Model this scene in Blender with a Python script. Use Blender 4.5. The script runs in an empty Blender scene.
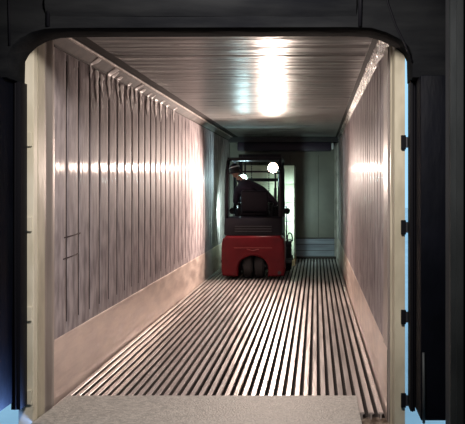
import bpy, bmesh, math, random
from mathutils import Vector, Matrix, noise
random.seed(7)
R = math.radians
SC = bpy.context.scene
COL = SC.collection

# ------------------------------------------------------------------ camera, world, lights, exposure
F = 777.0                                   # focal length in pixels for a 465 px wide picture
cam_d = bpy.data.cameras.new('camera')
cam = bpy.data.objects.new('camera', cam_d); COL.objects.link(cam)
cam_d.sensor_fit = 'HORIZONTAL'; cam_d.sensor_width = 36.0
cam_d.lens = 36.0 * F / 465.0
cam.location = (0, 0, 1.5); cam.rotation_euler = (R(90), 0, 0)
cam_d.shift_x = -(316 - 232.5) / 465.0      # the photograph is an off-centre crop
cam_d.shift_y = -(212 - 188) / 465.0
cam_d.clip_start = 0.05; cam_d.clip_end = 200
SC.camera = cam
SC.view_settings.view_transform = 'Standard'
SC.view_settings.look = 'None'
SC.view_settings.exposure = -0.12
SC.view_settings.gamma = 1.0
SC.view_settings.use_curve_mapping = False

w = bpy.data.worlds.new('sky'); SC.world = w; w.use_nodes = True
bg = w.node_tree.nodes['Background']
bg.inputs[0].default_value = (0.38, 0.72, 1.0, 1); bg.inputs[1].default_value = 1.2

def light(name, kind, loc, energy, color, rot=None, to=None, **kw):
    d = bpy.data.lights.new(name, kind); d.energy = energy; d.color = color
    for k, v in kw.items(): setattr(d, k, v)
    o = bpy.data.objects.new(name, d); COL.objects.link(o); o.location = loc
    if to is not None:
        o.rotation_euler = (Vector(to) - Vector(loc)).to_track_quat('-Z', 'Y').to_euler()
    return o
# the dock lamp hangs on the warehouse side and shines into the container
light('dock_lamp_light', 'AREA', (-0.3, 2.9, 2.95), 50, (1.0, 0.92, 0.88), to=(-0.8, 6.6, 0.6), shape='DISK', size=0.45, spread=R(110))
light('warehouse_lamp_light', 'AREA', (0.5, -1.5, 4.2), 3, (0.95, 0.95, 1.0), to=(0.3, 1.5, 0), shape='RECTANGLE', size=2.0, size_y=0.6)

# added lamp imitating yard daylight through the open gap beside the dock plate
light('daylight_fill', 'AREA', (-1.64, 4.92, -0.10), 11, (0.22, 0.42, 1.0), to=(-1.98, 4.55, 0.65), shape='RECTANGLE', size=0.10, size_y=0.10, spread=R(110))

# ------------------------------------------------------------------ materials
def mat(name, col, rough=0.5, metal=0.0, emit=None, estr=0, spec=None):
    m = bpy.data.materials.new(name); m.use_nodes = True
    b = m.node_tree.nodes['Principled BSDF']
    b.inputs['Base Color'].default_value = (*col, 1); b.inputs['Roughness'].default_value = rough
    b.inputs['Metallic'].default_value = metal
    if spec is not None: b.inputs['Specular IOR Level'].default_value = spec
    if emit:
        b.inputs['Emission Color'].default_value = (*emit, 1); b.inputs['Emission Strength'].default_value = estr
    return m
def worn(name, c1, c2, scale=(1,1,1), nscale=6.0, rough=(0.3, 0.5), metal=0.0, bump=0.0, bscale=(1,1,1), bn=12.0, detail=5, bdist=0.01, contrast=(0.35, 0.65)):
    """two-tone procedural surface with mottled roughness and optional stretched bump"""
    m = mat(name, c1, rough[0], metal); nt = m.node_tree; N = nt.nodes; L = nt.links
    b = N['Principled BSDF']; tc = N.new('ShaderNodeTexCoord')
    mp = N.new('ShaderNodeMapping'); mp.inputs['Scale'].default_value = scale
    L.new(tc.outputs['Object'], mp.inputs[0])
    n = N.new('ShaderNodeTexNoise'); n.inputs['Scale'].default_value = nscale; n.inputs['Detail'].default_value = detail
    L.new(mp.outputs[0], n.inputs['Vector'])
    r = N.new('ShaderNodeValToRGB'); r.color_ramp.elements[0].position = contrast[0]; r.color_ramp.elements[1].position = contrast[1]
    r.color_ramp.elements[0].color = (*c1, 1); r.color_ramp.elements[1].color = (*c2, 1)
    L.new(n.outputs[0], r.inputs[0]); L.new(r.outputs[0], b.inputs['Base Color'])
    mr = N.new('ShaderNodeMapRange'); mr.inputs['To Min'].default_value = rough[0]; mr.inputs['To Max'].default_value = rough[1]
    mr.inputs['From Min'].default_value = 0.3; mr.inputs['From Max'].default_value = 0.7
    L.new(n.outputs[0], mr.inputs[0]); L.new(mr.outputs[0], b.inputs['Roughness'])
    if bump:
        mp2 = N.new('ShaderNodeMapping'); mp2.inputs['Scale'].default_value = bscale
        L.new(tc.outputs['Object'], mp2.inputs[0])
        n2 = N.new('ShaderNodeTexNoise'); n2.inputs['Scale'].default_value = bn; n2.inputs['Detail'].default_value = 4
        L.new(mp2.outputs[0], n2.inputs['Vector'])
        bp = N.new('ShaderNodeBump'); bp.inputs['Strength'].default_value = bump; bp.inputs['Distance'].default_value = bdist
        L.new(n2.outputs[0], bp.inputs['Height']); L.new(bp.outputs[0], b.inputs['Normal'])
    return m

M = {}
M['liner'] = worn('stainless wall liner', (0.27, 0.235, 0.245), (0.56, 0.495, 0.505), (1, 2.2, 0.8), 5.0, (0.50, 0.62), 0.02, 0.14, (1, 4, 0.06), 9, bdist=0.010)
M['liner_right'] = worn('stainless wall liner right', (0.27, 0.235, 0.245), (0.56, 0.495, 0.505), (1, 2.2, 0.8), 5.0, (0.50, 0.62), 0.02, 0.14, (1, 4, 0.06), 9, bdist=0.010)
M['kick'] = worn('scuffed aluminium kick plate', (0.66, 0.54, 0.48), (0.90, 0.77, 0.68), (1, 0.6, 2.2), 4, (0.30, 0.5), 0.35, 0.25, (1, 0.3, 4), 8)
M['ceiling'] = worn('wrinkled stainless ceiling sheet', (0.24, 0.245, 0.24), (0.31, 0.31, 0.30), (0.5, 2, 1), 2.0, (0.26, 0.36), 0.15, 0.9, (0.35, 2.6, 1), 3.2, bdist=0.03)
M['tfloor'] = worn('aluminium floor rail', (0.40, 0.36, 0.34), (0.58, 0.53, 0.51), (6, 0.4, 1), 3, (0.28, 0.42), 0.5, 0.15, (8, 0.5, 1), 8)
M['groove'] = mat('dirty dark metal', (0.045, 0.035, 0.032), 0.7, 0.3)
M['scuff'] = mat('dark scuff', (0.07, 0.05, 0.05), 0.8)
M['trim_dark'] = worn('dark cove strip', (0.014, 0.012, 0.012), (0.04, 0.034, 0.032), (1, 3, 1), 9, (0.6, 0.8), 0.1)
M['cove'] = worn('brown cove sheet', (0.07, 0.058, 0.055), (0.17, 0.145, 0.135), (1, 1, 1), 6, (0.5, 0.65), 0.1)
M['trim_light'] = worn('pale cove bead', (0.55, 0.50, 0.46), (0.75, 0.70, 0.66), (1, 2, 1), 8, (0.3, 0.45), 0.6)
M['cream'] = worn('cream painted frame', (0.42, 0.38, 0.28), (0.58, 0.53, 0.40), (1, 1, 0.35), 9, (0.35, 0.55), 0.0, 0.2, (1, 1, 0.3), 20)
M['white_frame'] = worn('off white frame edge', (0.66, 0.61, 0.46), (0.80, 0.75, 0.60), (1, 1, 0.4), 7, (0.4, 0.6))
M['jamb'] = worn('grey steel jamb', (0.30, 0.26, 0.235), (0.46, 0.41, 0.37), (1, 1, 0.15), 8, (0.35, 0.5), 0.35)
M['sill'] = worn('rusty dirty sill', (0.10, 0.065, 0.045), (0.36, 0.28, 0.22), (1, 1, 1), 14, (0.6, 0.85), 0.2, 0.6, (1, 1, 1), 30, contrast=(0.4, 0.6))
M['plate'] = worn('worn tread plate', (0.36, 0.345, 0.315), (0.60, 0.57, 0.52), (1, 1, 1), 38, (0.5, 0.7), 0.15, 0.6, (1, 1, 1), 70)
M['pad'] = worn('black vinyl dock pad', (0.0016, 0.0022, 0.0042), (0.0028, 0.0036, 0.0072), (1, 1, 1), 3, (0.5, 0.65), 0, 0.5, (1, 1, 0.35), 6, bdist=0.03)
M['pad_head'] = worn('worn black vinyl head pad', (0.006, 0.0066, 0.008), (0.016, 0.017, 0.018), (0.5, 1, 2.5), 3, (0.9, 1.0), 0, 0.5, (0.5, 1, 2), 5, bdist=0.03)
M['rubber'] = mat('black rubber', (0.006, 0.006, 0.008), 0.6)
M['tyre'] = worn('solid rubber tyre', (0.005, 0.005, 0.006), (0.010, 0.010, 0.011), (1, 1, 1), 9, (0.6, 0.8))
M['steel_dark'] = mat('dark steel', (0.05, 0.05, 0.055), 0.45, 0.6)
M['door_metal'] = worn('grey door track', (0.030, 0.036, 0.038), (0.05, 0.058, 0.06), (1, 1, 0.3), 8, (0.45, 0.6), 0.3)
M['black_paint'] = mat('black machine paint', (0.006, 0.0055, 0.009), 0.4)
M['red_paint'] = worn('red machine paint', (0.095, 0.0045, 0.008), (0.125, 0.0065, 0.011), (1, 1, 1), 5, (0.32, 0.45))
M['red_dark'] = mat('dark red recess', (0.16, 0.012, 0.012), 0.5)
M['seat_fabric'] = mat('black seat vinyl', (0.007, 0.006, 0.011), 0.55)
M['jacket'] = worn('dark plum jacket cloth', (0.012, 0.008, 0.02), (0.022, 0.015, 0.032), (1, 1, 1), 14, (0.8, 0.95), 0, 0.4, (1, 1, 1), 12)
M['trousers'] = mat('dark trousers', (0.02, 0.02, 0.03), 0.9)
M['skin'] = mat('skin', (0.35, 0.19, 0.13), 0.55)
M['hair'] = mat('dark hair', (0.012, 0.01, 0.01), 0.7)
M['cap'] = mat('dark cap cloth', (0.02, 0.018, 0.03), 0.85)
M['cap_highlight'] = mat('pale painted highlight', (0.75, 0.78, 0.80), 0.4)
M['eye'] = mat('eye white', (0.7, 0.7, 0.7), 0.3)
M['end_wall'] = worn('green grey end wall', (0.12, 0.115, 0.10), (0.16, 0.155, 0.13), (1, 1, 1), 2, (0.35, 0.5), 0.1, 0.2, (1, 1, 0.3), 4)
M['end_low'] = worn('blue grey lower end wall', (0.17, 0.19, 0.24), (0.26, 0.29, 0.34), (0.3, 1, 4), 5, (0.3, 0.45), 0.3)
M['duct'] = mat('dark plum air duct', (0.028, 0.018, 0.035), 0.5, 0.2)
M['white_plastic'] = mat('white plastic', (0.7, 0.7, 0.72), 0.4)
M['wood'] = worn('pallet wood', (0.26, 0.17, 0.09), (0.42, 0.30, 0.17), (1, 8, 8), 3, (0.7, 0.9))
M['carton'] = worn('pale carton under film', (0.62, 0.64, 0.48), (0.78, 0.80, 0.64), (1, 1, 1), 3, (0.22, 0.4), 0, 0.4, (1, 1, 0.3), 7)
M['painted_glint'] = mat('pale painted glint', (0.92, 0.86, 0.84), 0.5)
M['foil'] = worn('crumpled bright foil', (0.62, 0.58, 0.54), (0.95, 0.92, 0.88), (1, 1, 1), 18, (0.15, 0.35), 0.6, 1.0, (1, 1, 1), 26, bdist=0.02)
M['concrete'] = worn('warehouse concrete', (0.16, 0.16, 0.155), (0.24, 0.235, 0.225), (1, 1, 1), 2, (0.7, 0.85))
M['ground'] = worn('pale yard concrete', (0.62, 0.64, 0.66), (0.75, 0.77, 0.78), (1, 1, 1), 0.7, (0.7, 0.9))
M['wh_wall'] = worn('dark warehouse wall', (0.03, 0.032, 0.035), (0.045, 0.047, 0.05), (1, 1, 1), 2, (0.6, 0.8))
M['shell'] = mat('white container outside', (0.6, 0.62, 0.63), 0.5)
M['lens_warm'] = mat('glowing lamp lens', (1, 0.9, 0.8), 0.3, 0, (1.0, 0.72, 0.55), 55)
M['lens_cool'] = mat('glowing headlamp lens', (0.9, 1, 1), 0.3, 0, (0.75, 1.0, 0.95), 12)

for k in ('liner', 'liner_right', 'ceiling'): M[k].node_tree.nodes['Principled BSDF'].inputs['Specular IOR Level'].default_value = 0.04
for k in ('liner', 'liner_right'):     # polished face: a narrow sheen over the scuffed metal
    nt = M[k].node_tree; b_ = nt.nodes['Principled BSDF']
    b_.inputs['Coat Weight'].default_value = 0.12; b_.inputs['Coat Roughness'].default_value = 0.095; b_.inputs['Coat IOR'].default_value = 1.5
    nb = nt.nodes.new('ShaderNodeBump'); nb.inputs['Strength'].default_value = 0.5; nb.inputs['Distance'].default_value = 0.012
    nn = nt.nodes.new('ShaderNodeTexNoise'); nn.inputs['Scale'].default_value = 9; nn.inputs['Detail'].default_value = 2
    mm = nt.nodes.new('ShaderNodeMapping'); mm.inputs['Scale'].default_value = (1, 4, 0.03)
    tt = nt.nodes.new('ShaderNodeTexCoord')
    nt.links.new(tt.outputs['Object'], mm.inputs[0]); nt.links.new(mm.outputs[0], nn.inputs['Vector'])
    nt.links.new(nn.outputs[0], nb.inputs['Height']); nt.links.new(nb.outputs[0], b_.inputs['Coat Normal'])
for k in ('black_paint', 'seat_fabric', 'red_paint'): M[k].node_tree.nodes['Principled BSDF'].inputs['Specular IOR Level'].default_value = 0.2
for k in ('pad', 'pad_head', 'rubber'): M[k].node_tree.nodes['Principled BSDF'].inputs['Specular IOR Level'].default_value = 0.08
M['pad_head'].node_tree.nodes['Principled BSDF'].inputs['Specular IOR Level'].default_value = 0.02
# ------------------------------------------------------------------ mesh helpers
class MB:
    def __init__(s): s.bm = bmesh.new()
    def _mark(s): s.n = len(s.bm.faces)
    def _set(s, geomverts, mi):
        fs = set()
        for v in geomverts:
            for f in v.link_faces: fs.add(f)
        for f in fs: f.material_index = mi
        return list(fs)
    def box(s, x0, x1, y0, y1, z0, z1, bev=0.0, mi=0, seg=2, rot=None, smooth=False):
        r = bmesh.ops.create_cube(s.bm, size=1)
        v = r['verts']
        bmesh.ops.scale(s.bm, vec=(x1-x0, y1-y0, z1-z0), verts=v)
        if rot is not None: bmesh.ops.transform(s.bm, matrix=rot, verts=v)
        bmesh.ops.translate(s.bm, vec=((x0+x1)/2, (y0+y1)/2, (z0+z1)/2), verts=v)
        s._set(v, mi)
        if bev:
            es = set(e for a in v for e in a.link_edges)
            bmesh.ops.bevel(s.bm, geom=list(es), offset=bev, segments=seg, affect='EDGES', profile=0.5)
        return s
    def cyl(s, a, b, r, r2=None, n=20, mi=0, cap=True):
        a = Vector(a); b = Vector(b); d = b - a
        q = d.to_track_quat('Z', 'Y').to_matrix().to_4x4()
        mtx = Matrix.Translation((a+b)/2) @ q
        r_ = bmesh.ops.create_cone(s.bm, cap_ends=cap, segments=n, radius1=r, radius2=(r if r2 is None else r2), depth=d.length, matrix=mtx)
        s._set(r_['verts'], mi)
        return s
    def sphere(s, c, r, sc=(1,1,1), mi=0, n=16, rot=None):
        m_ = Matrix.Translation(c)
        if rot is not None: m_ = m_ @ rot
        m_ = m_ @ Matrix.Diagonal((*[r*k for k in sc], 1))
        r_ = bmesh.ops.create_uvsphere(s.bm, u_segments=n, v_segments=max(8, n*2//3), radius=1, matrix=m_)
        s._set(r_['verts'], mi)
        return s
    def prism(s, pts, axis, a0, a1, mi=0, bev=0.0, seg=2):
        """closed outline extruded along axis; pts are the two other coordinates in x,y,z order"""
        def P(p, a):
            if axis == 'y': return (p[0], a, p[1])
            if axis == 'x': return (a, p[0], p[1])
            return (p[0], p[1], a)
        A = [s.bm.verts.new(P(p, a0)) for p in pts]; B = [s.bm.verts.new(P(p, a1)) for p in pts]
        fs = [s.bm.faces.new(A), s.bm.faces.new(B[::-1])]
        k = len(pts)
        for i in range(k): fs.append(s.bm.faces.new((A[i], B[i], B[(i+1) % k], A[(i+1) % k])))
        for f in fs: f.material_index = mi
        bmesh.ops.recalc_face_normals(s.bm, faces=fs)
        if bev:
            es = list(set(e for f in fs[:2] for e in f.edges))
            bmesh.ops.bevel(s.bm, geom=es, offset=bev, segments=seg, affect='EDGES', profile=0.5)
        return s
    def tube(s, pts, r, n=10, mi=0, closed=False):
        pts = [Vector(p) for p in pts]; k = len(pts); rings = []
        for i, p in enumerate(pts):
            if closed: t = pts[(i+1) % k] - pts[i-1]
            else: t = pts[min(i+1, k-1)] - pts[max(i-1, 0)]
            t.normalize(); up = Vector((0, 0, 1)) if abs(t.z) < .9 else Vector((1, 0, 0))
            u = t.cross(up).normalized(); v = u.cross(t)
            rings.append([s.bm.verts.new(p + (u*math.cos(2*math.pi*j/n) + v*math.sin(2*math.pi*j/n))*r) for j in range(n)])
        fs = []
        rng = k if closed else k-1
        for i in range(rng):
            a, b = rings[i], rings[(i+1) % k]
            for j in range(n): fs.append(s.bm.faces.new((a[j], a[(j+1) % n], b[(j+1) % n], b[j])))
        if not closed: fs.append(s.bm.faces.new(rings[0][::-1])); fs.append(s.bm.faces.new(rings[-1]))
        for f in fs: f.material_index = mi; f.smooth = True
        return s
    def grid(s, fn, nu, nv, mi=0, smooth=True):
        vs = [[s.bm.verts.new(fn(i/nu, j/nv)) for j in range(nv+1)] for i in range(nu+1)]
        for i in range(nu):
            for j in range(nv):
                f = s.bm.faces.new((vs[i][j], vs[i+1][j], vs[i+1][j+1], vs[i][j+1])); f.material_index = mi; f.smooth = smooth
        return s
    def build(s, name, mats, parent=None, smooth=False, loc=None):
        me = bpy.data.meshes.new(name); s.bm.normal_update(); s.bm.to_mesh(me); s.bm.free()
        if not isinstance(mats, (list, tuple)): mats = [mats]
        for m in mats: me.materials.append(m)
        o = bpy.data.objects.new(name, me); COL.objects.link(o)
        if parent: o.parent = parent
        if loc: o.location = loc
        if smooth:
            for p in me.polygons: p.use_smooth = True
            me.set_sharp_from_angle(angle=R(38))
        return o
def struct(o): o['kind'] = 'structure'; return o
def tag(o, label, cat, group=None):
    o['label'] = label; o['category'] = cat
    if group: o['group'] = group
    return o
def thing(name, loc, label, cat, group=None, rz=0):
    o = bpy.data.objects.new(name, None); COL.objects.link(o); o.location = loc; o.rotation_euler = (0, 0, rz)
    o.empty_display_size = 0.2
    return tag(o, label, cat, group)

# ------------------------------------------------------------------ the container
XL, XR = -1.83, 0.475           # liner faces
Y0, Y1 = 4.95, 16.5             # opening plane, end wall
ZC = 2.57                       # ceiling
KICK = 0.435
OXL, OXR = -1.895, 0.567        # outer faces

# floor of T-section rails: crowns with grooves between, one welded deck
b = MB()
N_R = 36; pitch = (XR-XL-0.02)/N_R
for i in range(N_R):
    c = XL + 0.01 + pitch*(i+0.5); hw = pitch*0.29
    y0 = Y0 + 0.245 + random.uniform(-.004, .004)
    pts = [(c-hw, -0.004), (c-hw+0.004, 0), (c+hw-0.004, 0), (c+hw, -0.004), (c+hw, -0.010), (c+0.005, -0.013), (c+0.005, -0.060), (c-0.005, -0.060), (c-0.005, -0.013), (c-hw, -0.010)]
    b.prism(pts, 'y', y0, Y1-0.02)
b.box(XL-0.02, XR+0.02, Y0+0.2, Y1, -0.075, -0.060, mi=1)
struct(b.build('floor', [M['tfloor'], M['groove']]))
# sill in front of the rails
b = MB()
def sillf(u, v):
    x = XL-0.03 + u*(XR-XL+0.06); y = Y0 + 0.003 + v*0.28
    return (x, y, -0.052 + 0.030*(noise.noise(Vector((x*5, y*9, 1.3)))) )
b.grid(sillf, 60, 8)
b.box(OXL+0.002, OXR-0.002, Y0, Y0+0.30, -0.20, -0.085)
struct(b.build('trim_1', M['sill'], smooth=True))

# corrugated side liners
def side_profile(y_start, y_end, pitch_y, groove, depth, bulge):
    """list of (y, inset, is_groove)"""
    out = []; y = y_start
    while y < y_end - 0.02:
        e = min(y+pitch_y, y_end)
        for k in range(7):
            t = k/6; out.append((y + t*(e-groove-y), bulge*(1-(2*t-1)**2)))
        out.append((e-groove*0.65, -depth)); out.append((e-groove*0.35, -depth)); y = e
    out.append((y_end, 0))
    return out
def liner(name, x, sgn, m, pitch_y, groove, depth, bulge, ztop, zbot):
    """sgn = +1 when the room lies towards +x"""
    prof = side_profile(5.42, Y1, pitch_y, groove, depth, bulge)
    levels = [(KICK-0.01, 0.0), (zbot, 0.0), (zbot+0.05, 1.0), (ztop-0.07, 1.0), (ztop-0.02, 0.0), (ztop+0.01, 0.0)]
    zs = []
    for i, (z, f) in enumerate(levels):
        zs.append((z, f))
        if i == 2:
            for k in range(1, 24): zs.append((z + (levels[3][0]-z)*k/24, 1.0))
    bb = MB(); rows = []
    for (z, f) in zs:
        row = []
        for (y, d) in prof:
            wob = 0.0016*noise.noise(Vector((y*1.2, z*0.9, 3.1*sgn))) + 0.0004*noise.noise(Vector((y*6, z*4, 8.1)))
            row.append(bb.bm.verts.new((x + sgn*(d*f + wob*f), y, z)))
        rows.append(row)
    for i in range(len(rows)-1):
        for j in range(len(prof)-1):
            f = bb.bm.faces.new((rows[i][j], rows[i][j+1], rows[i+1][j+1], rows[i+1][j])); f.smooth = True
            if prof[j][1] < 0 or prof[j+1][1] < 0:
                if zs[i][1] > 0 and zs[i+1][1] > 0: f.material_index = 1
    # solid insulated slab behind the sheet
    xo = OXL if sgn > 0 else OXR
    xi = x - sgn*0.022
    bb.box(min(xo, xi), max(xo, xi), Y0+0.05, Y1+0.1, -0.2, 2.80, mi=2)
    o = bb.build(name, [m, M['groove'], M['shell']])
    return struct(o)
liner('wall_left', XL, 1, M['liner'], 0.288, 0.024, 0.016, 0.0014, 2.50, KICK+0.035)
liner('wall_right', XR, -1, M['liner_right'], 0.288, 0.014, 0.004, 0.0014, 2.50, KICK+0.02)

# kick plates
def kick(name, x, sgn, ys):
    b = MB()
    n = 60
    def fn(u, v):
        y = ys + u*(Y1-ys)
        pts = [(0.006, -0.058), (0.006, 0.0), (0.005, KICK*0.5), (0.005, KICK-0.02), (0.004, KICK-0.004), (-0.001, KICK+0.004)]
        a, z = pts[int(round(v*5))]
        return (x + sgn*(a + 0.0012*noise.noise(Vector((y*1.4, z*3, 5*sgn)))), y, z)
    b.grid(fn, n, 5)
    return struct(b.build(name, M['kick']))
kick('baseboard_left', XL, 1, 5.40); kick('baseboard_right', XR, -1, Y0+0.19)

# ceiling: thin sheet with sagging cross wrinkles and lapped seams
b = MB()
seams = [6.3, 7.5, 8.7, 9.9, 11.1, 12.3, 13.5, 14.7]
def ceil(u, v):
    x = (XL+0.20) + u*((XR-0.07)-(XL+0.20)); y = Y0+0.10 + v*(Y1-Y0-0.10)
    z = ZC + 0.0035*noise.noise(Vector((x*0.7, y*4.2, 0))) + 0.0015*noise.noise(Vector((x*2, y*11, 4)))
    for s_ in seams:
        z -= 0.006*math.exp(-((y-s_)/0.018)**2)
    return (x, y, z)
b.grid(ceil, 14, 460)
b.box(OXL, OXR, Y0+0.05, Y1+0.1, 2.70, 2.80, mi=1)
struct(b.build('ceiling', [M['ceiling'], M['shell']]))
# coves
def strip(name, poly, m, y0=Y0+0.12, y1=Y1-0.001, smooth=False):
    b = MB(); b.prism(poly, 'y', y0, y1); return struct(b.build(name, m, smooth=smooth))
strip('trim_2', [(XL-0.015, 2.50), (XL+0.002, 2.495), (XL+0.085, 2.555), (XL+0.085, 2.60), (XL-0.015, 2.60)], M['cove'])            # left chamfer
strip('trim_3', [(XL-0.002, 2.488), (XL+0.008, 2.486), (XL+0.010, 2.500), (XL-0.002, 2.504)], M['groove'], 5.42)                     # dark joint line
strip('trim_4', [(XL+0.082, 2.550), (XL+0.094, 2.554), (XL+0.097, 2.564), (XL+0.084, 2.575)], M['trim_light'])                       # pale bead
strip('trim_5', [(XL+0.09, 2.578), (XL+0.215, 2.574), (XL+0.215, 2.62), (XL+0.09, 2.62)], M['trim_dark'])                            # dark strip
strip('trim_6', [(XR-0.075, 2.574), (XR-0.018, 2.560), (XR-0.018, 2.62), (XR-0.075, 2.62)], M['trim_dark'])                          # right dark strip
# crumpled bright cove on the right
b = MB()
def foil(u, v):
    y = Y0+0.14 + v*(Y1-Y0-0.15)
    near = max(0, 1-(y-5)/4.5)
    x = XR-0.028 + u*0.030; z = 2.565 - 0.10*u - 0.05*u*near*(0.6+0.8*noise.noise(Vector((y*3, 0, 2))))
    k = 0.018*near + 0.003
    d = k*noise.noise(Vector((u*3, y*7, 7)))
    return (x - abs(d), y, z + d*0.4)
b.grid(foil, 8, 260)
struct(b.build('trim_7', M['foil']))

# end wall with lower panel and seams
b = MB()
b.box(XL-0.01, XR+0.01, Y1, Y1+0.1, KICK, 2.72)
b.box(XL-0.01, XR+0.01, Y1, Y1+0.1, -0.2, KICK, mi=1)
for x in (-1.2, -0.55, 0.05):
    b.box(x-0.004, x+0.004, Y1-0.004, Y1, KICK+0.02, 2.2, mi=2)
b.box(XL, XR, Y1-0.012, Y1, KICK-0.012, KICK+0.012, mi=2)
for z in (0.17, 0.30): b.box(XL, XR, Y1-0.010, Y1, z-0.004, z+0.004, mi=2)
b.box(XL, XR, Y1-0.05, Y1, -0.06, 0.05, mi=2)
struct(b.build('wall_back', [M['end_wall'], M['end_low'], M['groove']]))
# bright corner post on the far right
b = MB(); b.prism([(XR-0.085, Y1-0.002), (XR-0.065, Y1-0.035), (XR-0.03, Y1-0.07), (XR-0.004, Y1-0.08), (XR-0.004, Y1-0.002)], 'z', 0.0, 2.45)
struct(b.build('trim_8', M['trim_light'], smooth=True))

# air duct across the top of the end wall
d = thing('air_duct', (-0.66, Y1-0.22, 2.27), 'dark plum air duct running across the top of the far end wall', 'duct')
b = MB(); b.box(-0.98, 0.98, -0.13, 0.13, -0.0, 0.19, bev=0.03); b.build('casing', M['duct'], d, smooth=True)
b = MB(); b.box(0.98, 1.03, -0.09, 0.09, 0.04, 0.17, bev=0.02); b.build('end_cap', M['white_plastic'], d, smooth=True)['label'] = 'small white cap on the right end'
for x in (-0.8, 0, 0.8): b = MB(); b.box(x-0.02, x+0.02, 0.10, 0.215, 0.05, 0.24); b.build('bracket', M['steel_dark'], d)
b = MB(); b.box(XL+0.01, XR-0.01, Y1-0.35, Y1-0.005, 2.46, 2.50, bev=0.006)
b.box(XL+0.01, XR-0.01, Y1-0.36, Y1-0.34, 2.455, 2.56)
struct(b.build('trim_9', M['steel_dark']))

# rear frame: posts, jamb returns, header
b = MB()   # left post
b.prism([(OXL, Y0), (-1.805, Y0), (-1.800, Y0+0.01), (-1.800, Y0+0.07), (-1.812, Y0+0.075), (-1.812, Y0+0.085), (OXL, Y0+0.085)], 'z', -0.2, 2.80)
postL = struct(b.build('trim_10', M['white_frame']))
b = MB()
b.prism([(OXL+.01, Y0+0.085), (-1.800, Y0+0.085), (-1.798, Y0+0.20), (-1.810, Y0+0.205), (-1.810, Y0+0.22), (OXL+.01, Y0+0.22)], 'z', -0.2, 2.72)
struct(b.build('trim_11', M['cream']))
b = MB()
b.prism([(OXL+.01, Y0+0.22), (-1.806, Y0+0.22), (-1.812, Y0+0.30), (-1.800, Y0+0.32), (-1.804, Y0+0.40), (-1.822, Y0+0.42), (-1.826, Y0+0.475), (OXL+.01, Y0+0.475)], 'z', -0.1, 2.60)
struct(b.build('trim_12', M['jamb'], smooth=True))
b = MB()   # right post
b.prism([(OXR, Y0), (0.505, Y0), (0.500, Y0+0.008), (0.492, Y0+0.09), (0.484, Y0+0.10), (0.484, Y0+0.13), (OXR, Y0+0.13)], 'z', -0.2, 2.80)
postR = struct(b.build('trim_13', M['cream']))
b = MB()
b.prism([(OXR, Y0+0.13), (0.486, Y0+0.13), (0.484, Y0+0.18), (0.474, Y0+0.19), (0.470, Y0+0.46), (OXR, Y0+0.46)], 'z', -0.1, 2.60)
struct(b.build('trim_14', M['jamb'], smooth=True))
b = MB(); b.box(OXL, OXR, Y0, Y0+0.12, 2.60, 2.80)
struct(b.build('trim_15', M['cream']))

# hinge brackets
def hinge(x, z, sgn, post):
    o = Vector((x, Y0-0.002, z)); b = MB()
    b.box(-0.016+x, 0.016+x, o.y-0.016, o.y, z-0.046, z+0.046, bev=0.004); t = b.build('hinge', M['rubber'] if sgn > 0 else M['white_frame'], post)
    b = MB(); b.cyl((x+sgn*0.022, o.y-0.010, z-0.034), (x+sgn*0.022, o.y-0.010, z+0.034), 0.009, n=12)
    b.box(min(0, sgn*0.035)+x, max(0, sgn*0.035)+x, o.y-0.014, o.y-0.006, z-0.022, z+0.022); b.build('hinge_pin', M['steel_dark'], t)
for z in (1.79, 1.25, 0.68, 0.15):
    hinge(0.556, z, 1, postR); hinge(-1.822, z+0.02, -1, postL)

# ------------------------------------------------------------------ dock seal
def arc(cx, cz, r, a0, a1, n=10): return [(cx+r*math.cos(R(a0+(a1-a0)*k/n)), cz+r*math.sin(R(a0+(a1-a0)*k/n))) for k in range(n+1)]
# head pad with drooping rounded corners
hp = thing('head_pad', (0, 4.72, 2.45), 'worn black head pad above the opening with rounded drooping corners', 'dock seal')
HZ = 0.005
def headpoly():
    p = [(-2.32, 1.2), (-2.32, -0.29), (-1.845, -0.29), (-1.842, -0.15)]
    p += [(-1.815, -0.10), (-1.765, -0.055), (-1.70, -0.020), (-1.62, 0.0), (-1.50, HZ)]
    p += [(-0.60, 0.008), (0.20, 0.010), (0.33, 0.006), (0.42, -0.020), (0.50, -0.060), (0.555, -0.105), (0.575, -0.15), (0.578, -0.29)]
    p += [(0.94, -0.29), (0.94, 1.2)]
    return p
b = MB(); b.prism(headpoly(), 'y', -0.08, 0.21, bev=0.006, seg=2)
b.build('padding', M['pad_head'], hp, smooth=True)
# stitched cover folds over the padding
for x in (-1.60, 0.262):
    b = MB(); b.tube([(x, -0.085, 0.015), (x+0.004, -0.088, 0.2), (x, -0.085, 0.45), (x, -0.085, 1.2)], 0.012); b.build('seam', M['rubber'], hp)
b = MB()
def flap(u, v):
    x = -1.61 + u*(1.85); z = 0.075 + v*0.15
    return (x, -0.082 - 0.030*math.sin(v*math.pi) - 0.006*noise.noise(Vector((x*3, z*8, 1))), z)
b.grid(flap, 40, 8); b.build('fold', M['pad_head'], hp)
b = MB()
b.tube([(0.40, -0.085, 0.30), (0.43, -0.085, 0.15), (0.475, -0.085, 0.02), (0.53, -0.085, -0.09), (0.575, -0.083, -0.20)], 0.006)
b.build('piping', M['rubber'], hp); b = MB()
b.tube([(-1.835, -0.085, 0.30), (-1.832, -0.085, 0.10), (-1.828, -0.085, -0.10)], 0.006)
b.build('piping', M['rubber'], hp)

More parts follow.
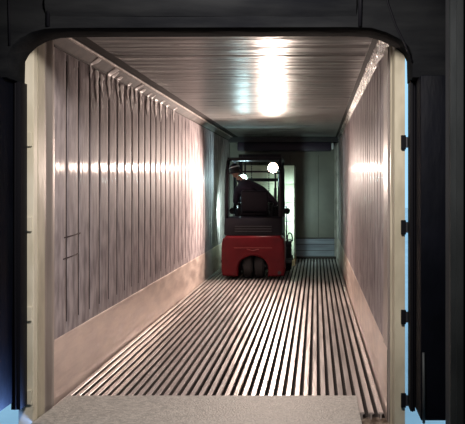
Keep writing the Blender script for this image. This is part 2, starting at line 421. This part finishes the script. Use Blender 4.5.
lp = thing('side_pad', (-1.83, 4.9, 0.15), 'black dock side pad left of the opening, daylight glowing at its foot', 'dock seal')
b = MB()
b.box(-0.49, -0.045, -0.42, -0.06, 0.02, 2.009, bev=0.008, seg=2); b.build('padding', M['pad'], lp, smooth=True)
b = MB(); b.box(-0.06, -0.002, -0.085, 0.03, -0.085+0.06, 2.009, bev=0.002)
b.tube([(-0.03, -0.095, -0.02), (-0.032, -0.095, 1.0), (-0.03, -0.095, 2.0)], 0.006); b.build('edge_flap', M['rubber'], lp, smooth=True)
rp = thing('side_pad', (0.583, 4.9, 0.12), 'black dock side pad right of the opening, beside the grey door track', 'dock seal')
b = MB()
b.box(0.03, 0.36, -0.36, -0.05, 0.02, 2.039, bev=0.006, seg=2); b.build('padding', M['pad'], rp, smooth=True)
b = MB(); b.box(0.0, 0.03, -0.10, 0.03, 0.0, 2.039, bev=0.002)
b.tube([(0.012, -0.105, 0.0), (0.014, -0.105, 1.0), (0.012, -0.105, 2.03)], 0.005); b.build('edge_flap', M['rubber'], rp, smooth=True)
b = MB(); b.tube([(0.045, -0.375, 0.01), (0.045, -0.378, 0.20), (0.043, -0.37, 0.42)], 0.008, mi=0); b.build('strap', M['door_metal'], rp)

# overhead door track on the right
t = thing('door_track', (0.775, 4.22, -0.02), 'grey steel door track standing at the far right edge of the photo', 'track')
b = MB()
b.prism([(-0.045, 0.0), (-0.045, 0.05), (0.16, 0.05), (0.16, 0.0), (0.10, 0.0), (0.10, 0.02), (0.02, 0.02), (0.02, -0.03), (-0.015, -0.03), (-0.015, 0.0)], 'z', 0.0, 4.0)
b.build('rail', M['door_metal'], t)
for z in (0.5, 1.5, 2.5): b = MB(); b.cyl((0.125, -0.012, z), (0.125, 0.0, z), 0.012, n=10); b.build('bolt', M['steel_dark'], t)

# dock leveller lip
pl = thing('dock_plate', (0, 4.6, 0.002), 'grey metal dock leveller plate lying on the front of the ribbed floor', 'dock plate')
b = MB()
b.prism([(-1.50, -0.42), (0.29, -0.42), (0.29, 0.96), (-1.768, 0.96), (-1.80, 0.30), (-1.50, 0.26)], 'z', 0.0, 0.014, bev=0.003)
b.build('lip', M['plate'], pl)
b = MB(); b.cyl((-1.50, -0.43, -0.005), (0.29, -0.43, -0.005), 0.016, n=12); b.build('hinge_tube', M['steel_dark'], pl)

# ------------------------------------------------------------------ warehouse around the camera, yard outside
b = MB(); b.box(-4.5, 3.5, -4, 4.20, -0.15, -0.02); struct(b.build('floor', M['concrete']))
b = MB()
b.box(-4.5, -1.98, 4.29, 4.44, -1.3, 5.0); b.box(0.74, 3.5, 4.29, 4.44, -1.3, 5.0); b.box(-1.98, 0.74, 4.29, 4.44, 3.0, 5.0)
b.box(-1.98, 0.74, 4.21, 4.29, -1.3, -0.02)
struct(b.build('wall_front', M['wh_wall']))
b = MB(); b.box(-4.6, -4.5, -4, 4.6, -0.15, 5); struct(b.build('wall_left', M['wh_wall']))
b = MB(); b.box(3.5, 3.6, -4, 4.6, -0.15, 5); struct(b.build('wall_right', M['wh_wall']))
b = MB(); b.box(-4.6, 3.6, -4.1, -4, -0.15, 5); struct(b.build('wall_rear', M['wh_wall']))
b = MB(); b.box(-4.6, 3.6, -4.1, 4.6, 5, 5.1); struct(b.build('ceiling', M['wh_wall']))
b = MB(); b.box(-60, 60, 4.4, 110, -1.4, -1.3); struct(b.build('ground', M['ground']))

# ------------------------------------------------------------------ pallet load beyond the forklift
LX0, LX1, LY0 = -1.52, -0.405, 14.95
pt = thing('wooden_pallet', ((LX0+LX1)/2, LY0, 0.0), 'wooden pallet on the forks under the pale wrapped load', 'pallet')
hw = (LX1-LX0)/2
for k in range(3):
    b = MB(); y = k*0.5; b.box(-hw, hw, y, y+0.12, 0.001, 0.022); b.build('bottom_board', M['wood'], pt)
for x in (-hw, -0.05, hw-0.1):
    b = MB()
    for y in (0, 0.5, 1.0): b.box(x, x+0.10, y, y+0.12, 0.022, 0.10)
    b.box(x, x+0.10, 0, 1.12, 0.10, 0.12); b.build('stringer', M['wood'], pt)
for k in range(6):
    b = MB(); y = k*0.2; b.box(-hw, hw, y, y+0.12, 0.12, 0.142, bev=0.002); b.build('deck_board', M['wood'], pt)
# cartons stacked on the pallet
groupname = 'film wrapped cartons on the pallet'
zt = 0.143; hrow = [0.36, 0.36, 0.36, 0.36, 0.36]
mesh = None; root0 = None
words = ['bottom', 'second from bottom', 'middle', 'second from top', 'top']
for r_, h in enumerate(hrow):
    for c in range(2):
        x = LX0 + 0.01 + c*(2*hw-0.02)/2; wx = (2*hw-0.02)/2-0.004
        if mesh is None:
            b = MB(); b.box(0, wx, 0, 1.1, 0, h-0.004, bev=0.012)
            o = b.build('carton', M['carton'], smooth=True); mesh = o.data
        else:
            o = bpy.data.objects.new('carton', mesh); COL.objects.link(o)
        o.location = (x, LY0+0.01, zt)
        tag(o, 'pale film wrapped carton on the pallet, %s row, %s column' % (words[r_], ['left', 'right'][c]), 'carton', groupname)
    zt += h

# ------------------------------------------------------------------ forklift
FX, FY = -1.03, 12.7
fk = thing('forklift', (FX, FY, 0), 'red and black electric forklift driving away from the camera inside the container', 'forklift')
# counterweight with wheel arch
b = MB()
ar = 0.245
pts = [(-0.50, 0.06), (-0.52, 0.16), (-0.52, 0.52), (-0.50, 0.66), (-0.44, 0.72), (0.44, 0.72), (0.50, 0.66), (0.52, 0.52), (0.52, 0.16), (0.50, 0.06), (ar, 0.05)]
pts += [(ar*math.cos(R(a))*(1 if abs(math.cos(R(a))) > .75 else 1.0), 0.19 + 0.20*math.sin(R(a))) for a in range(0, 181, 15)]
pts += [(-ar, 0.05)]
b.prism(pts, 'y', 0.0, 0.56, bev=0.045, seg=4)
cw = b.build('counterweight', M['red_paint'], fk, smooth=True)
b = MB(); b.box(-0.31, 0.31, -0.006, 0.01, 0.512, 0.528, bev=0.004)
b.tube([(-0.10, -0.004, 0.50), (0, -0.008, 0.475), (0.10, -0.004, 0.50)], 0.008)
b.build('crease', M['red_dark'], cw)
b = MB(); b.cyl((0.43, -0.012, 0.115), (0.43, 0.01, 0.115), 0.028, n=14); b.build('tow_pin', M['steel_dark'], cw)
# chassis and hood
b = MB()
b.box(-0.49, 0.49, 0.56, 1.45, 0.10, 0.42, bev=0.03); b.box(-0.24, 0.24, 0.44, 0.60, 0.2, 0.6)
b.build('chassis', M['black_paint'], fk, smooth=True)
b = MB()
b.prism([(0.03, 0.722), (0.03, 0.90), (0.08, 1.0), (0.16, 1.03), (0.95, 1.00), (1.02, 0.93), (1.02, 0.40), (0.58, 0.40), (0.58, 0.722)], 'x', -0.475, 0.475, bev=0.03, seg=3)
hood = b.build('hood', M['black_paint'], fk, smooth=True)
b = MB()
for z in (0.79, 0.83, 0.87): b.box(-0.30, 0.30, 0.018, 0.034, z-0.008, z+0.008)
b.build('vent', M['steel_dark'], hood)
# steps / cowl in front of the driver
b = MB(); b.prism([(1.30, 0.42), (1.27, 1.00), (1.33, 1.14), (1.45, 1.12), (1.47, 0.42)], 'x', -0.44, 0.44, bev=0.02); b.build('cowl', M['black_paint'], fk, smooth=True)
# wheels
def wheel(x, y, r, wd, name, side):
    b = MB(); b.cyl((x-wd/2, y, r), (x+wd/2, y, r), r, n=40)
    es = [e for e in b.bm.edges if len(e.link_faces) == 2 and e.calc_face_angle(0) > 1.0]
    bmesh.ops.bevel(b.bm, geom=es, offset=0.022, segments=3, affect='EDGES')
    wl = b.build(name, M['tyre'], fk, smooth=True)
    b = MB(); b.cyl((x-wd/2-0.006, y, r), (x+wd/2+0.006, y, r), r*0.55, n=24)
    b.cyl((x+side*wd/2, y, r), (x+side*(wd/2+0.025), y, r), r*0.2, n=12)
    b.build('wheel_hub', M['steel_dark'], wl, smooth=True)
wheel(-0.095, 0.26, 0.205, 0.15, 'rear_wheel', -1); wheel(0.095, 0.26, 0.205, 0.15, 'rear_wheel', 1)
wheel(-0.50, 1.40, 0.235, 0.17, 'front_wheel', -1); wheel(0.50, 1.40, 0.235, 0.17, 'front_wheel', 1)
b = MB()
for s_ in (-1, 1):
    b = MB()
    b.prism([(1.12, 0.30), (1.15, 0.42), (1.24, 0.50), (1.40, 0.53), (1.56, 0.50), (1.65, 0.42), (1.66, 0.46), (1.57, 0.55), (1.40, 0.575), (1.22, 0.55), (1.11, 0.46)], 'x', s_*0.49-0.09, s_*0.49+0.09)
    b.build('mudguard', M['black_paint'], fk)
# seat
st = bpy.data.objects.new('seat', None)
b = MB(); b.box(-0.23, 0.23, 0.38, 0.84, 1.02, 1.12, bev=0.035, seg=3); seat = b.build('seat', M['seat_fabric'], fk, smooth=True)
bpy.data.objects.remove(st)
b = MB()
b.box(-0.23, 0.23, 0.30, 0.40, 1.08, 1.46, bev=0.045, seg=4, rot=Matrix.Rotation(R(8), 4, 'X')); b.build('backrest', M['seat_fabric'], seat, smooth=True)
for s_ in (-1, 1):
    b = MB(); b.box(s_*0.27-0.03, s_*0.27+0.03, 0.40, 0.70, 1.20, 1.25, bev=0.02, seg=3); b.box(s_*0.27-0.015, s_*0.27+0.015, 0.42, 0.48, 1.02, 1.21)
    b.build('armrest', M['seat_fabric'], seat, smooth=True)
# overhead guard
GZ = 1.98
b = MB(); b.box(-0.45, 0.45, 0.275, 0.305, GZ-0.02, GZ+0.03, bev=0.008); g = b.build('overhead_guard', M['black_paint'], fk)
for s_ in (-1, 1):
    b = MB(); b.tube([(s_*0.445, 0.13, 0.90), (s_*0.445, 0.12, 1.30), (s_*0.44, 0.16, 1.80), (s_*0.43, 0.22, 1.93), (s_*0.43, 0.34, GZ), (s_*0.43, 1.10, GZ+0.02), (s_*0.43, 1.26, GZ-0.02), (s_*0.43, 1.33, GZ-0.14), (s_*0.44, 1.42, 0.50)], 0.031, n=12); b.build('pillar', M['black_paint'], g)
for k in range(6):
    y = 0.43 + k*0.135
    b = MB(); b.box(-0.42, 0.42, y-0.018, y+0.018, GZ-0.012, GZ+0.03, bev=0.006); b.build('roof_bar', M['black_paint'], g)
b = MB(); b.tube([(-0.44, 0.15, 1.74), (-0.2, 0.15, 1.77), (0.2, 0.15, 1.77), (0.44, 0.15, 1.74)], 0.014); b.build('rear_crossbar', M['black_paint'], g)
# steering wheel
b = MB()
cx, cy, cz = (-0.06, 1.10, 1.30)
tilt = Matrix.Rotation(R(-60+90), 4, 'X')
ring = [Vector((cx, cy, cz)) + (tilt @ Vector((0.15*math.cos(t), 0.15*math.sin(t), 0))) for t in [2*math.pi*k/28 for k in range(28)]]
b.tube(ring, 0.013, closed=True)
for a in (0, 120, 240): b.cyl((cx, cy, cz), Vector((cx, cy, cz)) + tilt @ Vector((0.15*math.cos(R(a+90)), 0.15*math.sin(R(a+90)), 0)), 0.010, n=8)
sw = b.build('steering_wheel', M['rubber'], fk)
b = MB(); b.cyl((cx, cy, cz), (cx, 1.34, 1.02), 0.024); b.build('steering_column', M['black_paint'], sw)
b = MB(); kb = Vector((cx, cy, cz)) + tilt @ Vector((-0.15, 0, 0)); b.cyl(kb, kb + tilt @ Vector((0, 0, 0.05)), 0.014); b.sphere(kb + tilt @ Vector((0, 0, 0.06)), 0.024, n=12); b.build('knob', M['rubber'], sw, smooth=True)
# mast
b = MB()
for s_ in (-1, 1):
    b.prism([(s_*0.36-0.035, 1.60), (s_*0.36+0.035, 1.60), (s_*0.36+0.035, 1.70), (s_*0.36-0.035, 1.70), (s_*0.36-0.035, 1.68), (s_*0.36+0.012, 1.68), (s_*0.36+0.012, 1.62), (s_*0.36-0.035, 1.62)], 'z', 0.06, 2.12)
b.box(-0.36, 0.36, 1.61, 1.66, 2.04, 2.12, bev=0.01); b.box(-0.36, 0.36, 1.60, 1.63, 1.62, 1.68); b.box(-0.36, 0.36, 1.61, 1.66, 0.35, 0.45); b.box(-0.36, 0.36, 1.61, 1.66, 1.10, 1.15)
ms = b.build('mast', M['black_paint'], fk)
for s_ in (-1, 1):
    b = MB(); b.cyl((s_*0.28, 1.66, 0.2), (s_*0.28, 1.66, 1.5), 0.028, n=14); b.cyl((s_*0.28, 1.66, 1.5), (s_*0.28, 1.66, 2.05), 0.018, n=14); b.build('lift_cylinder', M['steel_dark'], ms, smooth=True)
    b = MB()
    for k in range(40): b.box(s_*0.16-0.008, s_*0.16+0.008, 1.65, 1.665, 0.4+k*0.04, 0.43+k*0.04)
    b.build('chain', M['steel_dark'], ms)
b = MB(); b.box(-0.50, 0.50, 1.74, 1.78, 0.10, 0.18); b.box(-0.50, 0.50, 1.74, 1.78, 0.44, 0.52)
for x in (-0.46, -0.2, 0.2, 0.46): b.box(x-0.02, x+0.02, 1.70, 1.745, 0.12, 0.50)
for x in (-0.48, -0.16, 0.16, 0.48): b.box(x-0.012, x+0.012, 1.75, 1.77, 0.52, 1.15)
b.box(-0.49, 0.49, 1.75, 1.77, 1.13, 1.17)
b.build('carriage', M['black_paint'], fk)
for s_ in (-1, 1):
    b = MB(); b.prism([(1.78, 0.55), (1.82, 0.55), (1.83, 0.09), (2.9, 0.065), (2.9, 0.055), (1.80, 0.04), (1.78, 0.06)], 'x', s_*0.27-0.05, s_*0.27+0.05); b.build('fork', M['steel_dark'], fk)
# side grab loop low on the right, lever bank, mirrors
b = MB()
lp_ = [(0.57 + 0.045*math.cos(t), 0.95, 0.62 + 0.09*math.sin(t)) for t in [2*math.pi*k/20 for k in range(20)]]
b.tube(lp_, 0.012, closed=True); b.cyl((0.48, 0.95, 0.56), (0.56, 0.95, 0.535), 0.012, n=8); b.cyl((0.48, 0.95, 0.40), (0.48, 0.95, 0.57), 0.012, n=8)
b.build('grab_handle', M['steel_dark'], fk)
b = MB(); b.prism([(0.62, 0.22), (0.62, 0.26), (1.08, 0.26), (1.08, 0.22)], 'x', 0.48, 0.60); b.build('step', M['steel_dark'], fk)
b = MB(); b.prism([(0.62, 0.22), (0.62, 0.26), (1.08, 0.26), (1.08, 0.22)], 'x', -0.60, -0.48); b.build('step', M['steel_dark'], fk)
for k in range(3):
    b = MB(); b.cyl((0.24+0.06*k, 1.30, 1.10), (0.24+0.06*k, 1.24, 1.28), 0.008, n=8); b.sphere((0.24+0.06*k, 1.24, 1.29), 0.02, n=10); b.build('lever', M['black_paint'], fk, smooth=True)
# rear work lamp
LPX, LPZ = 0.325, 1.83
b = MB(); b.cyl((LPX, 0.02, LPZ), (LPX, 0.10, LPZ), 0.088, 0.055, n=24)
b.cyl((LPX, 0.10, LPZ), (LPX, 0.13, LPZ), 0.05, n=16); b.box(LPX-0.01, 0.445, 0.10, 0.14, LPZ-0.012, LPZ+0.012)
rl = b.build('work_lamp', M['black_paint'], fk, smooth=True)
b = MB(); b.sphere((LPX, 0.018, LPZ), 0.080, (1, 0.35, 1), n=24); b.build('lens', M['lens_warm'], rl, smooth=True)
lo = light('work_lamp_light', 'SPOT', (FX+LPX, FY-0.05, LPZ), 560, (1.0, 0.78, 0.67), to=(FX+LPX-1.3, FY-3, LPZ-1.3), spot_size=R(155), spot_blend=1.0, shadow_soft_size=0.05)
lo.parent = None
# headlamps on the front legs of the guard, shining on the load
for s_, e, ax in ((-1, 110, -1.25), (1, 80, 0.55)):
    b = MB(); b.cyl((s_*0.50, 1.42, 1.08), (s_*0.50, 1.50, 1.08), 0.05, 0.062, n=20); b.box(min(s_*0.43, s_*0.5), max(s_*0.43, s_*0.5), 1.40, 1.43, 1.065, 1.095)
    hl = b.build('headlamp', M['black_paint'], fk, smooth=True)
    b = MB(); b.sphere((s_*0.50, 1.503, 1.08), 0.052, (1, 0.3, 1), n=16); b.build('lens', M['lens_cool'], hl, smooth=True)
    light('headlamp_light', 'SPOT', (FX+s_*0.50, FY+1.54, 1.08), e, (0.72, 1.0, 0.92), to=(FX+ax, FY+3.3, 0.95), spot_size=R(125), spot_blend=0.8, shadow_soft_size=0.05)

# small cool lamp on the front of the guard, left, facing back over the driver
CX, CY, CZ = -0.28, 1.28, 1.66
b = MB(); b.cyl((CX, CY, CZ), (CX, CY+0.07, CZ), 0.062, 0.045, n=20); b.box(-0.43, CX, CY+0.05, CY+0.07, CZ-0.012, CZ+0.012)
cl = b.build('cab_lamp', M['black_paint'], fk, smooth=True)
b = MB(); b.sphere((CX, CY-0.002, CZ), 0.068, (1, 0.35, 1.3), n=16); b.build('lens', M['lens_cool'], cl, smooth=True)
light('cab_lamp_light', 'SPOT', (FX+CX, FY+CY-0.05, CZ), 34, (0.62, 0.95, 1.0), to=(FX+CX, FY, CZ+0.1), spot_size=R(178), spot_blend=0.2, shadow_soft_size=0.06)

# ------------------------------------------------------------------ driver
def skin_mesh(verts, edges, radii, sub=2):
    me = bpy.data.meshes.new('tmp'); me.from_pydata([tuple(v) for v in verts], edges, [])
    o = bpy.data.objects.new('tmp', me); COL.objects.link(o)
    sm = o.modifiers.new('s', 'SKIN'); sm.use_smooth_shade = True
    for i, r in enumerate(radii):
        sv = me.skin_vertices[0].data[i]; sv.radius = r if isinstance(r, tuple) else (r, r); sv.use_root = (i == 0)
    ss = o.modifiers.new('d', 'SUBSURF'); ss.levels = sub; ss.render_levels = sub
    dg = bpy.context.evaluated_depsgraph_get(); dg.update()
    out = bpy.data.meshes.new_from_object(o.evaluated_get(dg))
    bpy.data.objects.remove(o); return out
P = {}
V = Vector
# pose in forklift coordinates: seated, hunched, leaning left to look past the mast
J = [('pelvis', (0.0, 0.56, 1.20), (0.17, 0.13)), ('belly', (-0.03, 0.55, 1.33), (0.165, 0.13)), ('chest', (-0.08, 0.60, 1.46), (0.19, 0.13)),
     ('upper', (-0.14, 0.66, 1.55), (0.15, 0.11)), ('neck', (-0.27, 0.72, 1.63), 0.060), ('headbase', (-0.33, 0.76, 1.69), 0.062),
     ('shL', (-0.31, 0.68, 1.47), 0.080), ('elL', (-0.37, 0.80, 1.23), 0.058), ('wrL', (-0.26, 1.02, 1.33), 0.036),
     ('shR', (0.12, 0.64, 1.44), 0.085), ('elR', (0.33, 0.74, 1.22), 0.062), ('wrR', (0.31, 1.00, 1.24), 0.037),
     ('hipL', (-0.10, 0.64, 1.19), 0.095), ('knL', (-0.17, 1.02, 1.18), 0.070), ('anL', (-0.17, 1.18, 0.75), 0.046), ('toL', (-0.18, 1.27, 0.66), 0.036),
     ('hipR', (0.10, 0.64, 1.19), 0.095), ('knR', (0.18, 1.02, 1.18), 0.070), ('anR', (0.17, 1.18, 0.75), 0.046), ('toR', (0.18, 1.27, 0.66), 0.036)]
idx = {n: i for i, (n, _, _) in enumerate(J)}
E = [('pelvis', 'belly'), ('belly', 'chest'), ('chest', 'upper'), ('upper', 'neck'), ('neck', 'headbase'), ('upper', 'shL'), ('shL', 'elL'), ('elL', 'wrL'),
     ('upper', 'shR'), ('shR', 'elR'), ('elR', 'wrR'), ('pelvis', 'hipL'), ('hipL', 'knL'), ('knL', 'anL'), ('anL', 'toL'), ('pelvis', 'hipR'), ('hipR', 'knR'), ('knR', 'anR'), ('anR', 'toR')]
body = skin_mesh([V(p) for _, p, _ in J], [(idx[a], idx[c]) for a, c in E], [r for _, _, r in J])
bm = bmesh.new(); bm.from_mesh(body)
for f in bm.faces:
    c = f.calc_center_median()
    mi = 0
    if c.z < 1.16 or (c.y > 0.72 and c.z < 1.30 and abs(c.x) < 0.27 and c.z < 1.27): mi = 1
    if c.z > 1.635: mi = 2
    f.material_index = mi; f.smooth = True
def absorb(me, mi):
    n0 = len(bm.faces); bm.from_mesh(me); bm.faces.ensure_lookup_table()
    for f in bm.faces[n0:]: f.material_index = mi; f.smooth = True
# hands
def hand(wr, fwd, side, down, curl, mirror):
    """wr wrist, fwd palm direction, side thumb side, down the palm normal"""
    fwd = V(fwd).normalized(); side = V(side).normalized(); down = V(down).normalized()
    vs = [V(wr), V(wr)+fwd*0.05, V(wr)+fwd*0.085]; rr = [(0.034, 0.022), (0.040, 0.018), (0.038, 0.016)]; ed = [(0, 1), (1, 2)]
    me = skin_mesh(vs, ed, rr, 1); absorb(me, 2)
    for k, ln in enumerate((0.068, 0.078, 0.072, 0.056)):
        o_ = side*(0.030-0.020*k); base = V(wr)+fwd*0.075+o_
        pts = [base]; a = 0
        for s_ in (0.42, 0.32, 0.26):
            a += curl; pts.append(pts[-1] + (fwd*math.cos(a)+down*math.sin(a))*ln*s_)
        absorb(skin_mesh(pts, [(0, 1), (1, 2), (2, 3)], [0.0095, 0.0088, 0.008, 0.007], 1), 2)
    base = V(wr)+fwd*0.025+side*0.026
    absorb(skin_mesh([base, base+side*0.028+fwd*0.022+down*0.006, base+side*0.034+fwd*0.050+down*0.022, base+side*0.026+fwd*0.066+down*0.036], [(0, 1), (1, 2), (2, 3)], [0.013, 0.011, 0.0095, 0.008], 1), 2)
kn = kb
J_wL = V((-0.26, 1.02, 1.33)); hand(J_wL, V(kn)-J_wL+V((0, 0, 0.05)), (1, -0.2, 0.2), (0, 0.3, -1), 0.75, 1)
J_wR = V((0.31, 1.00, 1.24)); hand(J_wR, V((0.30, 1.24, 1.31))-J_wR-V((0, 0.1, 0)), (-1, 0, 0.1), (0, 0.2, -1), 0.7, -1)
# head: skull, jaw, nose, brow, ears, lips merged into the body mesh
HC = V((-0.375, 0.80, 1.79))
HR = Matrix.Rotation(R(10), 4, 'Z') @ Matrix.Rotation(R(-14), 4, 'Y') @ Matrix.Rotation(R(-8), 4, 'X')
def head_mesh():
    h = bmesh.new(); bmesh.ops.create_uvsphere(h, u_segments=32, v_segments=24, radius=1)
    for v in h.verts:
        x, y, z = v.co       # +y is the face
        w_ = 0.078*(1 - 0.22*max(0, -z)**1.2); v.co = V((x*w_, y*0.098*(1-0.08*max(0, -z)), z*0.118))
        if y > 0.5: v.co.y -= 0.010*(y-0.5)                                   # flatter face
        if y < 0 and z < -0.4: v.co.y += 0.03*(-z-0.4)                        # nape
        if y > 0.6 and z < -0.55: v.co.y += 0.012                             # chin
        d = math.exp(-((x/0.13)**2 + ((z+0.12)/0.22)**2))
        if y > 0: v.co.y += 0.026*d                                           # nose
        for sx in (-1, 1):
            e = math.exp(-(((x-sx*0.36)/0.16)**2 + ((z-0.05)/0.12)**2))
            if y > 0: v.co.y -= 0.010*e                                       # eye sockets
        m_ = math.exp(-((x/0.28)**2 + ((z+0.50)/0.07)**2))
        if y > 0: v.co.y += 0.006*m_
    for sx in (-1, 1):
        m4 = Matrix.Translation((sx*0.078, -0.005, -0.008)) @ Matrix.Rotation(R(18*sx), 4, 'Z') @ Matrix.Diagonal((0.012, 0.022, 0.033, 1))
        bmesh.ops.create_uvsphere(h, u_segments=12, v_segments=8, radius=1, matrix=m4)
    bmesh.ops.transform(h, matrix=Matrix.Translation(HC) @ HR, verts=h.verts)
    me = bpy.data.meshes.new('head'); h.to_mesh(me); h.free(); return me
absorb(head_mesh(), 2)
for sx in (-1, 1):
    h = bmesh.new(); bmesh.ops.create_uvsphere(h, u_segments=12, v_segments=8, radius=0.012, matrix=Matrix.Translation(HC) @ HR @ Matrix.Translation((sx*0.030, 0.083, 0.006)))
    me = bpy.data.meshes.new('e'); h.to_mesh(me); h.free(); absorb(me, 3)
me = bpy.data.meshes.new('person'); bm.to_mesh(me); bm.free()
for k in ('jacket', 'trousers', 'skin', 'eye'): me.materials.append(M[k])
drv = bpy.data.objects.new('person', me); COL.objects.link(drv)
# put the origin at the seat
off = V((0, 0.56, 1.07)); me.transform(Matrix.Translation(-off)); drv.location = V((FX, FY, 0)) + off
tag(drv, 'person in a dark jacket seated on the forklift, leaning left to look ahead', 'person')
def dchild(bmx, name, m, label=None):
    bmesh.ops.transform(bmx.bm, matrix=Matrix.Translation(-off) @ Matrix.Translation(HC) @ HR, verts=bmx.bm.verts)
    o = bmx.build(name, m, drv, smooth=True)
    if label: o['label'] = label
    return o
b = MB()
bmesh.ops.create_uvsphere(b.bm, u_segments=24, v_segments=16, radius=1, matrix=Matrix.Translation((0, -0.008, 0.006)) @ Matrix.Diagonal((0.085, 0.102, 0.122, 1)))
bmesh.ops.delete(b.bm, geom=[v for v in b.bm.verts if (v.co.z < 0.02 and v.co.y > -0.02) or v.co.z < -0.06 or (v.co.y > 0.05 and v.co.z < 0.06)], context='VERTS')
dchild(b, 'hair', M['hair'])
b = MB()
bmesh.ops.create_uvsphere(b.bm, u_segments=28, v_segments=18, radius=1, matrix=Matrix.Translation((0, 0, 0.03)) @ Matrix.Diagonal((0.094, 0.112, 0.110, 1)))
bmesh.ops.delete(b.bm, geom=[v for v in b.bm.verts if v.co.z < 0.045], context='VERTS')
b.prism([(-0.075, 0.07), (-0.06, 0.13), (-0.02, 0.165), (0.02, 0.165), (0.06, 0.13), (0.075, 0.07)], 'z', 0.044, 0.050)
cp = dchild(b, 'cap', M['cap'])
b = MB()
def band(u, v):
    a = 2*math.pi*u; return (0.0965*math.cos(a), 0.114*math.sin(a), 0.058+0.018*v)
b.grid(band, 32, 1)  # pale band painted in place of a highlight on the cap
bmesh.ops.transform(b.bm, matrix=Matrix.Translation(-off) @ Matrix.Translation(HC) @ HR, verts=b.bm.verts)
o = b.build('cap_highlight', M['cap_highlight'], cp); o['label'] = 'pale band round the cap, a painted highlight'

# ------------------------------------------------------------------ raised pale strips painting glints below the left cove, scuffs on the wall
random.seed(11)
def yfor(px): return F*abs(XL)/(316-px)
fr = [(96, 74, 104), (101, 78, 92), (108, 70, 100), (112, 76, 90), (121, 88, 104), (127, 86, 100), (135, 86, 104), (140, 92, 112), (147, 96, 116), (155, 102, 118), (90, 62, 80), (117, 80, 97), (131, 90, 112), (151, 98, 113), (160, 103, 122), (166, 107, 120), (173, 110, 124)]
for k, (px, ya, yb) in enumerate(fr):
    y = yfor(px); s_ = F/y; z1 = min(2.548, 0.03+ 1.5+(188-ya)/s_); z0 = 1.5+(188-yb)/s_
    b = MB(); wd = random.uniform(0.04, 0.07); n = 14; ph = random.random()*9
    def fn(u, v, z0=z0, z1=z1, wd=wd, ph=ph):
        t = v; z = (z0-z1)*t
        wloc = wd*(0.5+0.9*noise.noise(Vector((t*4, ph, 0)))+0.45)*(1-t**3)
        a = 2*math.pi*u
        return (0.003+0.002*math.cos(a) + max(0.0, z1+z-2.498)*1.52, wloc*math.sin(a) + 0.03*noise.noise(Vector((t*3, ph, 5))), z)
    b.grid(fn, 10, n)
    o = b.build('glint_streak', M['painted_glint'], loc=(XL+0.004, y, z1))
    tag(o, 'pale painted glint running down the ribbed left wall below the cove', 'glint', 'painted glints on the left wall')
for k, (px0, px1, py) in enumerate(((64, 80, 236), (63, 78, 257))):
    ya, yb = yfor(px0), yfor(px1); z = 1.5 + (188-py)/(F/((ya+yb)/2))
    b = MB(); b.tube([(0, 0, 0), (0, (yb-ya)*0.5, 0.004), (0, yb-ya, 0.012)], 0.0045, n=6)
    o = b.build('scuff_mark', M['scuff'], loc=(XL+0.002, ya, z))
    tag(o, 'dark horizontal scuff on the near left wall, %s of the two' % ('upper', 'lower')[k], 'scuff', 'scuffs on the left wall')
